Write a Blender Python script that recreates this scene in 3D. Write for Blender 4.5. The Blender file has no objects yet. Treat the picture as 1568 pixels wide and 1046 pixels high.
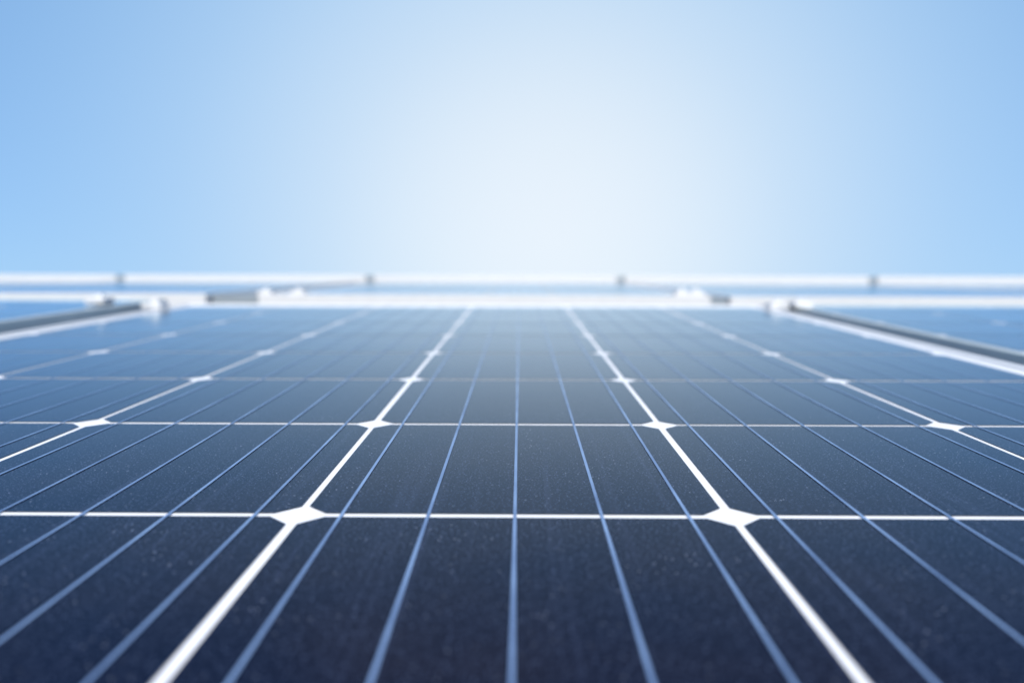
import bpy, bmesh, math, random
from mathutils import Matrix, Vector
random.seed(4)
sc=bpy.context.scene
P=0.158
H=0.0956
TILT=math.radians(8)
M=Matrix.Translation((0,0,5.2))@Matrix.Rotation(TILT,4,'X')

# ---------------- materials
def mat(name):
    m=bpy.data.materials.new(name); m.use_nodes=True
    nt=m.node_tree; b=nt.nodes['Principled BSDF']
    return m,nt,b
def N(nt,t,**k):
    n=nt.nodes.new(t)
    for a,v in k.items(): setattr(n,a,v)
    return n
def coat(nt,b,tc,k=1.35):
    # anti-reflective cover glass: almost no reflection seen steeply, strong at grazing angles
    L=nt.links.new
    b.inputs['Specular IOR Level'].default_value=.02
    n=N(nt,'ShaderNodeTexNoise'); n.inputs['Scale'].default_value=9; n.inputs['Detail'].default_value=5
    L(tc.outputs['Object'],n.inputs['Vector'])
    r=N(nt,'ShaderNodeMapRange'); r.inputs[1].default_value=.3; r.inputs[2].default_value=.7
    r.inputs[3].default_value=.09; r.inputs[4].default_value=.16
    L(n.outputs['Fac'],r.inputs[0])
    g=N(nt,'ShaderNodeBsdfGlossy'); g.inputs['Color'].default_value=(.74,.88,1,1); L(r.outputs[0],g.inputs['Roughness'])
    lw=N(nt,'ShaderNodeLayerWeight'); lw.inputs['Blend'].default_value=.5
    pw=N(nt,'ShaderNodeMath',operation='POWER'); pw.inputs[1].default_value=7.5; L(lw.outputs['Facing'],pw.inputs[0])
    ml=N(nt,'ShaderNodeMath',operation='MULTIPLY_ADD'); ml.inputs[1].default_value=k; ml.inputs[2].default_value=.003; L(pw.outputs[0],ml.inputs[0])
    cl=N(nt,'ShaderNodeMath',operation='MINIMUM'); cl.inputs[1].default_value=.95; L(ml.outputs[0],cl.inputs[0])
    mx=N(nt,'ShaderNodeMixShader'); L(cl.outputs[0],mx.inputs[0]); L(b.outputs[0],mx.inputs[1]); L(g.outputs[0],mx.inputs[2])
    L(mx.outputs[0],nt.nodes['Material Output'].inputs['Surface'])

def cell_mat():
    m,nt,b=mat('monocrystalline_cell'); L=nt.links.new
    tc=N(nt,'ShaderNodeTexCoord')
    b.inputs['Roughness'].default_value=.5
    n1=N(nt,'ShaderNodeTexNoise'); n1.inputs['Scale'].default_value=14; n1.inputs['Detail'].default_value=6
    L(tc.outputs['Object'],n1.inputs['Vector'])
    cr=N(nt,'ShaderNodeValToRGB')
    cr.color_ramp.elements[0].position=.3; cr.color_ramp.elements[0].color=(.0022,.0050,.0195,1)
    cr.color_ramp.elements[1].position=.72; cr.color_ramp.elements[1].color=(.0088,.0085,.0185,1)
    L(n1.outputs['Fac'],cr.inputs[0])
    mp=N(nt,'ShaderNodeMapping'); mp.inputs['Scale'].default_value=(260,3,1)
    L(tc.outputs['Object'],mp.inputs['Vector'])
    n2=N(nt,'ShaderNodeTexNoise'); n2.inputs['Scale'].default_value=1; n2.inputs['Detail'].default_value=3
    L(mp.outputs[0],n2.inputs['Vector'])
    r2=N(nt,'ShaderNodeMapRange'); r2.inputs[1].default_value=.56; r2.inputs[2].default_value=.8; r2.inputs[4].default_value=.35
    L(n2.outputs['Fac'],r2.inputs[0])
    mx=N(nt,'ShaderNodeMixRGB'); mx.inputs[2].default_value=(.04,.052,.10,1)
    L(r2.outputs[0],mx.inputs[0]); L(cr.outputs[0],mx.inputs[1])
    # fine grain of the textured glass and dust
    n3=N(nt,'ShaderNodeTexNoise'); n3.inputs['Scale'].default_value=1100; n3.inputs['Detail'].default_value=1
    L(tc.outputs['Object'],n3.inputs['Vector'])
    r3=N(nt,'ShaderNodeMapRange'); r3.inputs[1].default_value=.61; r3.inputs[2].default_value=.72; r3.inputs[4].default_value=.55
    L(n3.outputs['Fac'],r3.inputs[0])
    m3=N(nt,'ShaderNodeMixRGB'); m3.inputs[2].default_value=(.12,.16,.28,1)
    L(r3.outputs[0],m3.inputs[0]); L(mx.outputs[0],m3.inputs[1])
    v=N(nt,'ShaderNodeTexVoronoi'); v.inputs['Scale'].default_value=320
    L(tc.outputs['Object'],v.inputs['Vector'])
    r4=N(nt,'ShaderNodeMapRange'); r4.inputs[1].default_value=.13; r4.inputs[2].default_value=.07; r4.inputs[3].default_value=0; r4.inputs[4].default_value=.8
    L(v.outputs['Distance'],r4.inputs[0])
    n5=N(nt,'ShaderNodeTexNoise'); n5.inputs['Scale'].default_value=40; L(tc.outputs['Object'],n5.inputs['Vector'])
    r5=N(nt,'ShaderNodeMapRange'); r5.inputs[1].default_value=.45; r5.inputs[2].default_value=.65; L(n5.outputs['Fac'],r5.inputs[0])
    mu=N(nt,'ShaderNodeMath',operation='MULTIPLY'); L(r4.outputs[0],mu.inputs[0]); L(r5.outputs[0],mu.inputs[1])
    m4=N(nt,'ShaderNodeMixRGB'); m4.inputs[2].default_value=(.36,.40,.5,1)
    L(mu.outputs[0],m4.inputs[0]); L(m3.outputs[0],m4.inputs[1])
    L(m4.outputs[0],b.inputs['Base Color'])
    coat(nt,b,tc)
    return m
def back_mat():
    m,nt,b=mat('white_backsheet'); tc=N(nt,'ShaderNodeTexCoord')
    n=N(nt,'ShaderNodeTexNoise'); n.inputs['Scale'].default_value=60
    nt.links.new(tc.outputs['Object'],n.inputs['Vector'])
    cr=N(nt,'ShaderNodeValToRGB'); cr.color_ramp.elements[0].color=(.80,.80,.80,1); cr.color_ramp.elements[1].color=(.90,.90,.89,1)
    nt.links.new(n.outputs['Fac'],cr.inputs[0]); nt.links.new(cr.outputs[0],b.inputs['Base Color'])
    b.inputs['Roughness'].default_value=.6
    coat(nt,b,tc,.5); return m
def bus_mat():
    m,nt,b=mat('tinned_busbar'); tc=N(nt,'ShaderNodeTexCoord')
    n=N(nt,'ShaderNodeTexNoise'); n.inputs['Scale'].default_value=25; n.inputs['Detail'].default_value=4
    nt.links.new(tc.outputs['Object'],n.inputs['Vector'])
    cr=N(nt,'ShaderNodeValToRGB'); cr.color_ramp.elements[0].position=.3; cr.color_ramp.elements[1].position=.7
    cr.color_ramp.elements[0].color=(.12,.19,.34,1); cr.color_ramp.elements[1].color=(.24,.36,.56,1)  # blue of the reflected sky is put into the ribbon colour
    nt.links.new(n.outputs['Fac'],cr.inputs[0]); nt.links.new(cr.outputs[0],b.inputs['Base Color'])
    b.inputs['Metallic'].default_value=.15; b.inputs['Roughness'].default_value=.4
    coat(nt,b,tc,.9); return m
def alu_mat(name,c,metal=.35,rough=.42,t=(1,.995,.98)):
    m,nt,b=mat(name); tc=N(nt,'ShaderNodeTexCoord')
    n=N(nt,'ShaderNodeTexNoise'); n.inputs['Scale'].default_value=35; n.inputs['Detail'].default_value=6
    nt.links.new(tc.outputs['Object'],n.inputs['Vector'])
    cr=N(nt,'ShaderNodeValToRGB'); cr.color_ramp.elements[0].color=(c*.84*t[0],c*.84*t[1],c*.84*t[2],1); cr.color_ramp.elements[1].color=(c*t[0],c*t[1],c*t[2],1)
    nt.links.new(n.outputs['Fac'],cr.inputs[0]); nt.links.new(cr.outputs[0],b.inputs['Base Color'])
    b.inputs['Metallic'].default_value=metal; b.inputs['Roughness'].default_value=rough
    return m
CELL,BACK,BUS=cell_mat(),back_mat(),bus_mat()
ALU=alu_mat('anodised_aluminium',.76,.12)
DALU=alu_mat('darker_frame_aluminium',.60,.15,.45,(.9,1,1))  # darker frame tone, used on the panels beside the main one
ROOF=alu_mat('galvanised_roof_sheet',.60,.3,.5)
GAP_FILL=alu_mat('gap_lightening_grey',.36,.1,.5,(.80,.92,1))  # pale blue-grey of the strips added to lighten the module gaps

# ---------------- solar panel mesh (origin: near edge centre, glass at z=0)
GAP=.0034; GY=.0042; CH=.0080; W=6*P+.042; LEN=10*P+.052
def ring_sweep(bm,W,L,prof,mi):
    loops=[]
    for ins,z in prof:
        loops.append([bm.verts.new(v) for v in ((-W/2+ins,ins,z),(W/2-ins,ins,z),(W/2-ins,L-ins,z),(-W/2+ins,L-ins,z))])
    n=len(prof)
    for i in range(n):
        a,b=loops[i],loops[(i+1)%n]
        for k in range(4):
            f=bm.faces.new((a[k],a[(k+1)%4],b[(k+1)%4],b[k])); f.material_index=mi
def quad(bm,x0,y0,x1,y1,z,mi):
    f=bm.faces.new([bm.verts.new(v) for v in ((x0,y0,z),(x1,y0,z),(x1,y1,z),(x0,y1,z))]); f.material_index=mi
BLK=alu_mat('black_plastic',.03,0,.5)
def panel_mesh(frame):
    bm=bmesh.new()
    ring_sweep(bm,W,LEN,[(0,-.0365),(0,.0005),(.0010,.0015),(.0085,.0015),(.0095,.0007),(.0095,-.006),(.0020,-.006),(.0020,-.0350),(.028,-.0350),(.028,-.0365)],0)
    quad(bm,-W/2+.003,.003,W/2-.003,LEN-.003,-.0012,1)
    quad(bm,-W/2+.003,.003,W/2-.003,LEN-.003,-.0052,1)
    y0=.034; x0=-3*P
    for i in range(6):
        for j in range(10):
            jx=random.uniform(-.0003,.0003); jy=random.uniform(-.0003,.0003)
            a=x0+i*P+GAP/2+jx; b=x0+(i+1)*P-GAP/2+jx; c=y0+j*P+GY/2+jy; d=y0+(j+1)*P-GY/2+jy
            pts=[(a+CH,c),(b-CH,c),(b,c+CH),(b,d-CH),(b-CH,d),(a+CH,d),(a,d-CH),(a,c+CH)]
            f=bm.faces.new([bm.verts.new((x,y,-.0008)) for x,y in pts]); f.material_index=2
        for k in range(5):
            x=x0+(i+(k+.5)/5)*P
            quad(bm,x-.00062,y0-.006,x+.00062,y0+10*P+.004,-.0005,3)
    for yy in (y0-.012,):
        for k in range(3):
            quad(bm,x0+2*k*P+.012,yy,x0+2*(k+1)*P-.012,yy+.005,-.0003,3)
    bmesh.ops.recalc_face_normals(bm,faces=[f for f in bm.faces if f.material_index==0])
    r=bmesh.ops.create_cube(bm,size=1,matrix=Matrix.Translation((0,LEN-.2,-.018))@Matrix.Diagonal((.12,.1,.024,1)))
    for v in r['verts']:
        for f in v.link_faces: f.material_index=4
    me=bpy.data.meshes.new('solar_panel')
    bm.to_mesh(me); bm.free()
    for m in (frame,BACK,CELL,BUS,BLK): me.materials.append(m)
    return me
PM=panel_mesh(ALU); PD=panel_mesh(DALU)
def add(name,me,local):
    o=bpy.data.objects.new(name,me); sc.collection.objects.link(o); o.matrix_world=M@local; return o
def panel(x,y,z,pitch=0,roll=0,me=None,s=1):
    return add('solar_panel',me or PM,Matrix.Translation((x,y,z))@Matrix.Rotation(pitch,4,'X')@Matrix.Rotation(roll,4,'Y')@Matrix.Diagonal((s,s,1,1)))
XC=-.51*P                # main panel centre (6 columns: -3.5..2.5)
Y1=8.88*P+.018-LEN
rows1={-3:.011,-2:.011,-1:.009,0:0,1:.002,2:.003,3:.003}
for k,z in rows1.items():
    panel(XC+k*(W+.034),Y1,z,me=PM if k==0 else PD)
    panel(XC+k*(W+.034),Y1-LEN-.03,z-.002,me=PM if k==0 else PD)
# second row (slightly smaller modules)
Y2=10.95*P; S2=.956; W2=W*S2
sl=-math.atan((-.001+.036)/(LEN*S2))
second=[(-.075,-.001)]
for k in range(3):
    second.append((.440+W2/2+k*(W2+.02),-.003)); second.append((-.660-W2/2-k*(W2+.02),.001))
for i,(x,z) in enumerate(second):
    panel(x,Y2,z,pitch=sl,roll=math.radians(.10 if i==0 else 0),s=S2)
Y3=21.35*P+.01
P3=W+.036
for k in range(-4,5):
    panel(XC-.02+k*P3,Y3,-.012+random.uniform(-.001,.001),pitch=math.radians(-3.2))

# ---------------- clamps
def box(bm,cx,cy,cz,sx,sy,sz):
    bmesh.ops.create_cube(bm,size=1,matrix=Matrix.Translation((cx,cy,cz))@Matrix.Diagonal((sx,sy,sz,1)))
def clamp_mesh():
    bm=bmesh.new()
    box(bm,0,0,.0065,.030,.036,.009)
    box(bm,0,.0165,-.0175,.030,.003,.0390)
    box(bm,0,.028,-.036,.030,.020,.003)
    bmesh.ops.bevel(bm,geom=bm.edges[:],offset=.0008,segments=2,affect='EDGES')
    for z,r,h,s in ((.0118,.0085,.0018,24),(.0152,.0068,.0055,6)):
        bmesh.ops.create_cone(bm,cap_ends=True,segments=s,radius1=r,radius2=r*.95,depth=h,matrix=Matrix.Translation((0,0,z)))
    me=bpy.data.meshes.new('panel_clamp'); bm.to_mesh(me); bm.free(); me.materials.append(ALU); return me
def midclamp_mesh(w):
    bm=bmesh.new()
    box(bm,0,0,-.017,w-.004,.05,.035)
    box(bm,0,0,.0035,w+.014,.05,.003)
    bmesh.ops.bevel(bm,geom=bm.edges[:],offset=.0006,segments=2,affect='EDGES')
    bmesh.ops.create_cone(bm,cap_ends=True,segments=6,radius1=.0062,radius2=.006,depth=.005,matrix=Matrix.Translation((0,0,.0078)))
    me=bpy.data.meshes.new('middle_clamp'); bm.to_mesh(me); bm.free(); me.materials.append(ALU); return me
CM=clamp_mesh(); MC3=midclamp_mesh(.036)
def clamp(x,y,z): add('panel_clamp',CM,Matrix.Translation((x,y,z)))
ye=Y1+LEN-.014
clamp(-3.66*P,ye-.10,.000); clamp(-4.22*P,ye-.10,.008); clamp(2.64*P,ye-.06,-.001); clamp(2.88*P,ye-.06,.001)
for x in (-10.2,-11.0,9.0,9.5): clamp(x*P,ye,.012)
for x,z in ((-3.44,-.001),(-3.0,-.001),(2.18,.000),(2.38,.000),(9.0,-.002)): clamp(x*P,Y2+.04,z-.004)
for k in range(-4,4): add('middle_clamp',MC3,Matrix.Translation((XC-.02+(k+.5)*P3,Y3+.40,-.040)))
# sheets added only to lighten the dark gaps between the modules
def gap_fill(x0,x1,y0,y1,z,pitch,fold=.02):
    bm=bmesh.new(); t=.0012
    pr=[(x0,-fold),(x0,0),(x1,0),(x1,-fold),(x1-t,-fold),(x1-t,-t),(x0+t,-t),(x0+t,-fold)]
    a=[bm.verts.new((x,0,zz)) for x,zz in pr]; b=[bm.verts.new((x,y1-y0,zz)) for x,zz in pr]
    n=len(pr)
    for i in range(n): bm.faces.new((a[i],a[(i+1)%n],b[(i+1)%n],b[i]))
    bmesh.ops.recalc_face_normals(bm,faces=bm.faces)
    box(bm,(x0+x1)/2,-.001,-fold/2,x1-x0,.0015,fold)      # front cap so the hollow end does not show dark
    me=bpy.data.meshes.new('gap_lightening_strip'); bm.to_mesh(me); bm.free(); me.materials.append(GAP_FILL)
    add('gap_lightening_strip',me,Matrix.Translation((0,y0,z))@Matrix.Rotation(pitch,4,'X'))
gap_fill(-.656,-.552,Y2+.03,Y2+LEN*S2-.01,-.003,sl,.034)
gap_fill(.400,.438,Y2+.02,Y2+LEN*S2-.01,-.006,sl,.034)
for k in range(-4,4):
    x=XC-.02+(k+.5)*P3
    gap_fill(x-.0170,x+.0170,Y3+.004,Y3+.30,-.0160,math.radians(-3.2),.034)

# ---------------- rails
def rail_mesh(L):
    bm=bmesh.new()
    pr=[(-.02,-.02),(.02,-.02),(.02,.02),(.006,.02),(.006,.008),(-.006,.008),(-.006,.02),(-.02,.02)]
    a=[bm.verts.new((-L/2,y,z)) for y,z in pr]; b=[bm.verts.new((L/2,y,z)) for y,z in pr]
    n=len(pr)
    for i in range(n): bm.faces.new((a[i],a[(i+1)%n],b[(i+1)%n],b[i]))
    bm.faces.new(a[::-1]); bm.faces.new(b)
    for k in range(int(L/1.0)):
        box(bm,-L/2+.5+k,0,-.055,.05,.035,.07)
    bmesh.ops.recalc_face_normals(bm,faces=bm.faces)
    me=bpy.data.meshes.new('mounting_rail'); bm.to_mesh(me); bm.free(); me.materials.append(ALU); return me
RM=rail_mesh(9)
for y,z in ((Y1-LEN+.35,-.062),(Y1-.4,-.062),(Y1+.35,-.0600),(Y1+LEN-.30,-.0600),(Y2+.1,-.063),(Y2+LEN-.4,-.092),(Y3+.3,-.091),(Y3+LEN-.3,-.16)):
    add('mounting_rail',RM,Matrix.Translation((XC,y,z)))

# ---------------- building carrying the array
bld=bpy.data.objects.new('warehouse_building',None); sc.collection.objects.link(bld)
def roof_mesh():
    bm=bmesh.new(); ys=[(-4.6,-.17),(1.5,-.17),(3.4,-.225),(5.15,-.33)]
    prof=[]; x=-8.0
    while x<8:
        prof+= [(x,0),(x+.16,0),(x+.175,.03),(x+.205,.03)]; x+=.22
    prof.append((x,0))
    grid=[[bm.verts.new((px,y,z+pz)) for px,pz in prof] for y,z in ys]
    for a,b in zip(grid,grid[1:]):
        for i in range(len(prof)-1):
            bm.faces.new((a[i],a[i+1],b[i+1],b[i]))
    me=bpy.data.meshes.new('metal_roof'); bm.to_mesh(me); bm.free(); me.materials.append(ROOF); return me
r=add('metal_roof',roof_mesh(),Matrix.Identity(4)); mw=r.matrix_world.copy(); r.parent=bld; r.matrix_world=mw
def walls():
    bm=bmesh.new()
    c=[M@Vector(v) for v in ((-7.8,-4.4,-.2),(7.8,-4.4,-.2),(7.8,5.0,-.37),(-7.8,5.0,-.37))]
    t=[bm.verts.new(v) for v in c]; b=[bm.verts.new((v.x,v.y,0)) for v in c]
    for i in range(4): bm.faces.new((b[i],b[(i+1)%4],t[(i+1)%4],t[i]))
    me=bpy.data.meshes.new('walls'); bm.to_mesh(me); bm.free(); return me
wm,nt,b=mat('rendered_wall'); n=N(nt,'ShaderNodeTexNoise'); n.inputs['Scale'].default_value=3
cr=N(nt,'ShaderNodeValToRGB'); cr.color_ramp.elements[0].color=(.32,.31,.29,1); cr.color_ramp.elements[1].color=(.42,.41,.38,1)
nt.links.new(n.outputs['Fac'],cr.inputs[0]); nt.links.new(cr.outputs[0],b.inputs['Base Color'])
w=bpy.data.objects.new('walls',walls()); w.data.materials.append(wm); sc.collection.objects.link(w); w.parent=bld
# ---------------- ground
gm,nt,b=mat('dry_grassland'); tc=N(nt,'ShaderNodeTexCoord'); n=N(nt,'ShaderNodeTexNoise'); n.inputs['Scale'].default_value=.05; n.inputs['Detail'].default_value=10
nt.links.new(tc.outputs['Object'],n.inputs['Vector'])
cr=N(nt,'ShaderNodeValToRGB'); cr.color_ramp.elements[0].color=(.05,.08,.03,1); cr.color_ramp.elements[1].color=(.13,.13,.07,1)
nt.links.new(n.outputs['Fac'],cr.inputs[0]); nt.links.new(cr.outputs[0],b.inputs['Base Color']); b.inputs['Roughness'].default_value=.95
bm=bmesh.new(); bmesh.ops.create_grid(bm,x_segments=20,y_segments=20,size=3000)
me=bpy.data.meshes.new('ground'); bm.to_mesh(me); bm.free(); me.materials.append(gm)
g=bpy.data.objects.new('ground',me); sc.collection.objects.link(g)

# ---------------- camera
cd=bpy.data.cameras.new('camera'); cam=bpy.data.objects.new('camera',cd); sc.collection.objects.link(cam)
cd.sensor_width=36; cd.lens=29.0; cd.clip_start=.005; cd.clip_end=10000
pitch=math.radians(-6.37)
loc=Matrix.Translation((0,.005,H))@Matrix.Rotation(math.radians(.54),4,'Z')@Matrix.Rotation(math.radians(90)+pitch,4,'X')@Matrix.Rotation(math.radians(.10),4,'Z')
cam.matrix_world=M@loc
cd.dof.use_dof=True; cd.dof.focus_distance=.375; cd.dof.aperture_fstop=5.7
sc.camera=cam

# ---------------- sun and sky
SE,SA=math.radians(42),math.radians(181)   # behind the camera
sd=Vector((math.sin(SA)*math.cos(SE),math.cos(SA)*math.cos(SE),math.sin(SE)))
ld=bpy.data.lights.new('sun','SUN'); ld.energy=3.9; ld.angle=math.radians(.5); ld.color=(1,.955,.89)
lo=bpy.data.objects.new('sun',ld); sc.collection.objects.link(lo); lo.rotation_euler=sd.to_track_quat('Z','Y').to_euler()
wd=bpy.data.worlds.new('World'); sc.world=wd; wd.use_nodes=True; nt=wd.node_tree; L=nt.links.new
bg=nt.nodes['Background']
sky=N(nt,'ShaderNodeTexSky'); sky.sky_type='NISHITA'; sky.sun_disc=False; sky.sun_elevation=SE; sky.sun_rotation=SA
sky.air_density=1.0; sky.dust_density=1.0; sky.ozone_density=2.0
ST=.13
bg.inputs['Strength'].default_value=ST
tint=N(nt,'ShaderNodeMixRGB',blend_type='MULTIPLY'); tint.inputs[0].default_value=1; tint.inputs[2].default_value=(1.1,1.2,1.35,1)
L(sky.outputs[0],tint.inputs[1])
# bright haze low in the sky ahead of the array, thinning outward into clear blue air
tc=N(nt,'ShaderNodeTexCoord')
gd=(M.to_3x3()@Vector((.04,1,.015))).normalized()
dot=N(nt,'ShaderNodeVectorMath',operation='DOT_PRODUCT'); dot.inputs[1].default_value=gd
L(tc.outputs['Generated'],dot.inputs[0])
ac=N(nt,'ShaderNodeMath',operation='ARCCOSINE'); L(dot.outputs['Value'],ac.inputs[0])
nm=N(nt,'ShaderNodeMath',operation='DIVIDE'); nm.inputs[1].default_value=math.radians(50); nm.use_clamp=True
L(ac.outputs[0],nm.inputs[0])
ramp=N(nt,'ShaderNodeValToRGB'); ramp.color_ramp.interpolation='B_SPLINE'
stops=[(0,(.84,.91,.98)),(.15,(.79,.885,.97)),(.31,(.59,.76,.94)),(.5,(.40,.63,.91)),(.72,(.26,.51,.85)),(1,(.18,.42,.80))]
e=ramp.color_ramp.elements
while len(e)<len(stops): e.new(.5)
for el,(p,c) in zip(e,stops): el.position=p; el.color=(*c,1)
L(nm.outputs[0],ramp.inputs[0])
sca=N(nt,'ShaderNodeVectorMath',operation='SCALE'); sca.inputs['Scale'].default_value=1/ST
L(ramp.outputs[0],sca.inputs[0])
wt=N(nt,'ShaderNodeMapRange',interpolation_type='SMOOTHSTEP')
wt.inputs[1].default_value=math.radians(75); wt.inputs[2].default_value=math.radians(15); wt.inputs[3].default_value=0; wt.inputs[4].default_value=.95
L(ac.outputs[0],wt.inputs[0])
mx=N(nt,'ShaderNodeMixRGB'); L(wt.outputs[0],mx.inputs[0]); L(tint.outputs[0],mx.inputs[1]); L(sca.outputs[0],mx.inputs[2]); L(mx.outputs[0],bg.inputs['Color'])
sc.view_settings.view_transform='Standard'; sc.view_settings.look='None'; sc.view_settings.exposure=0
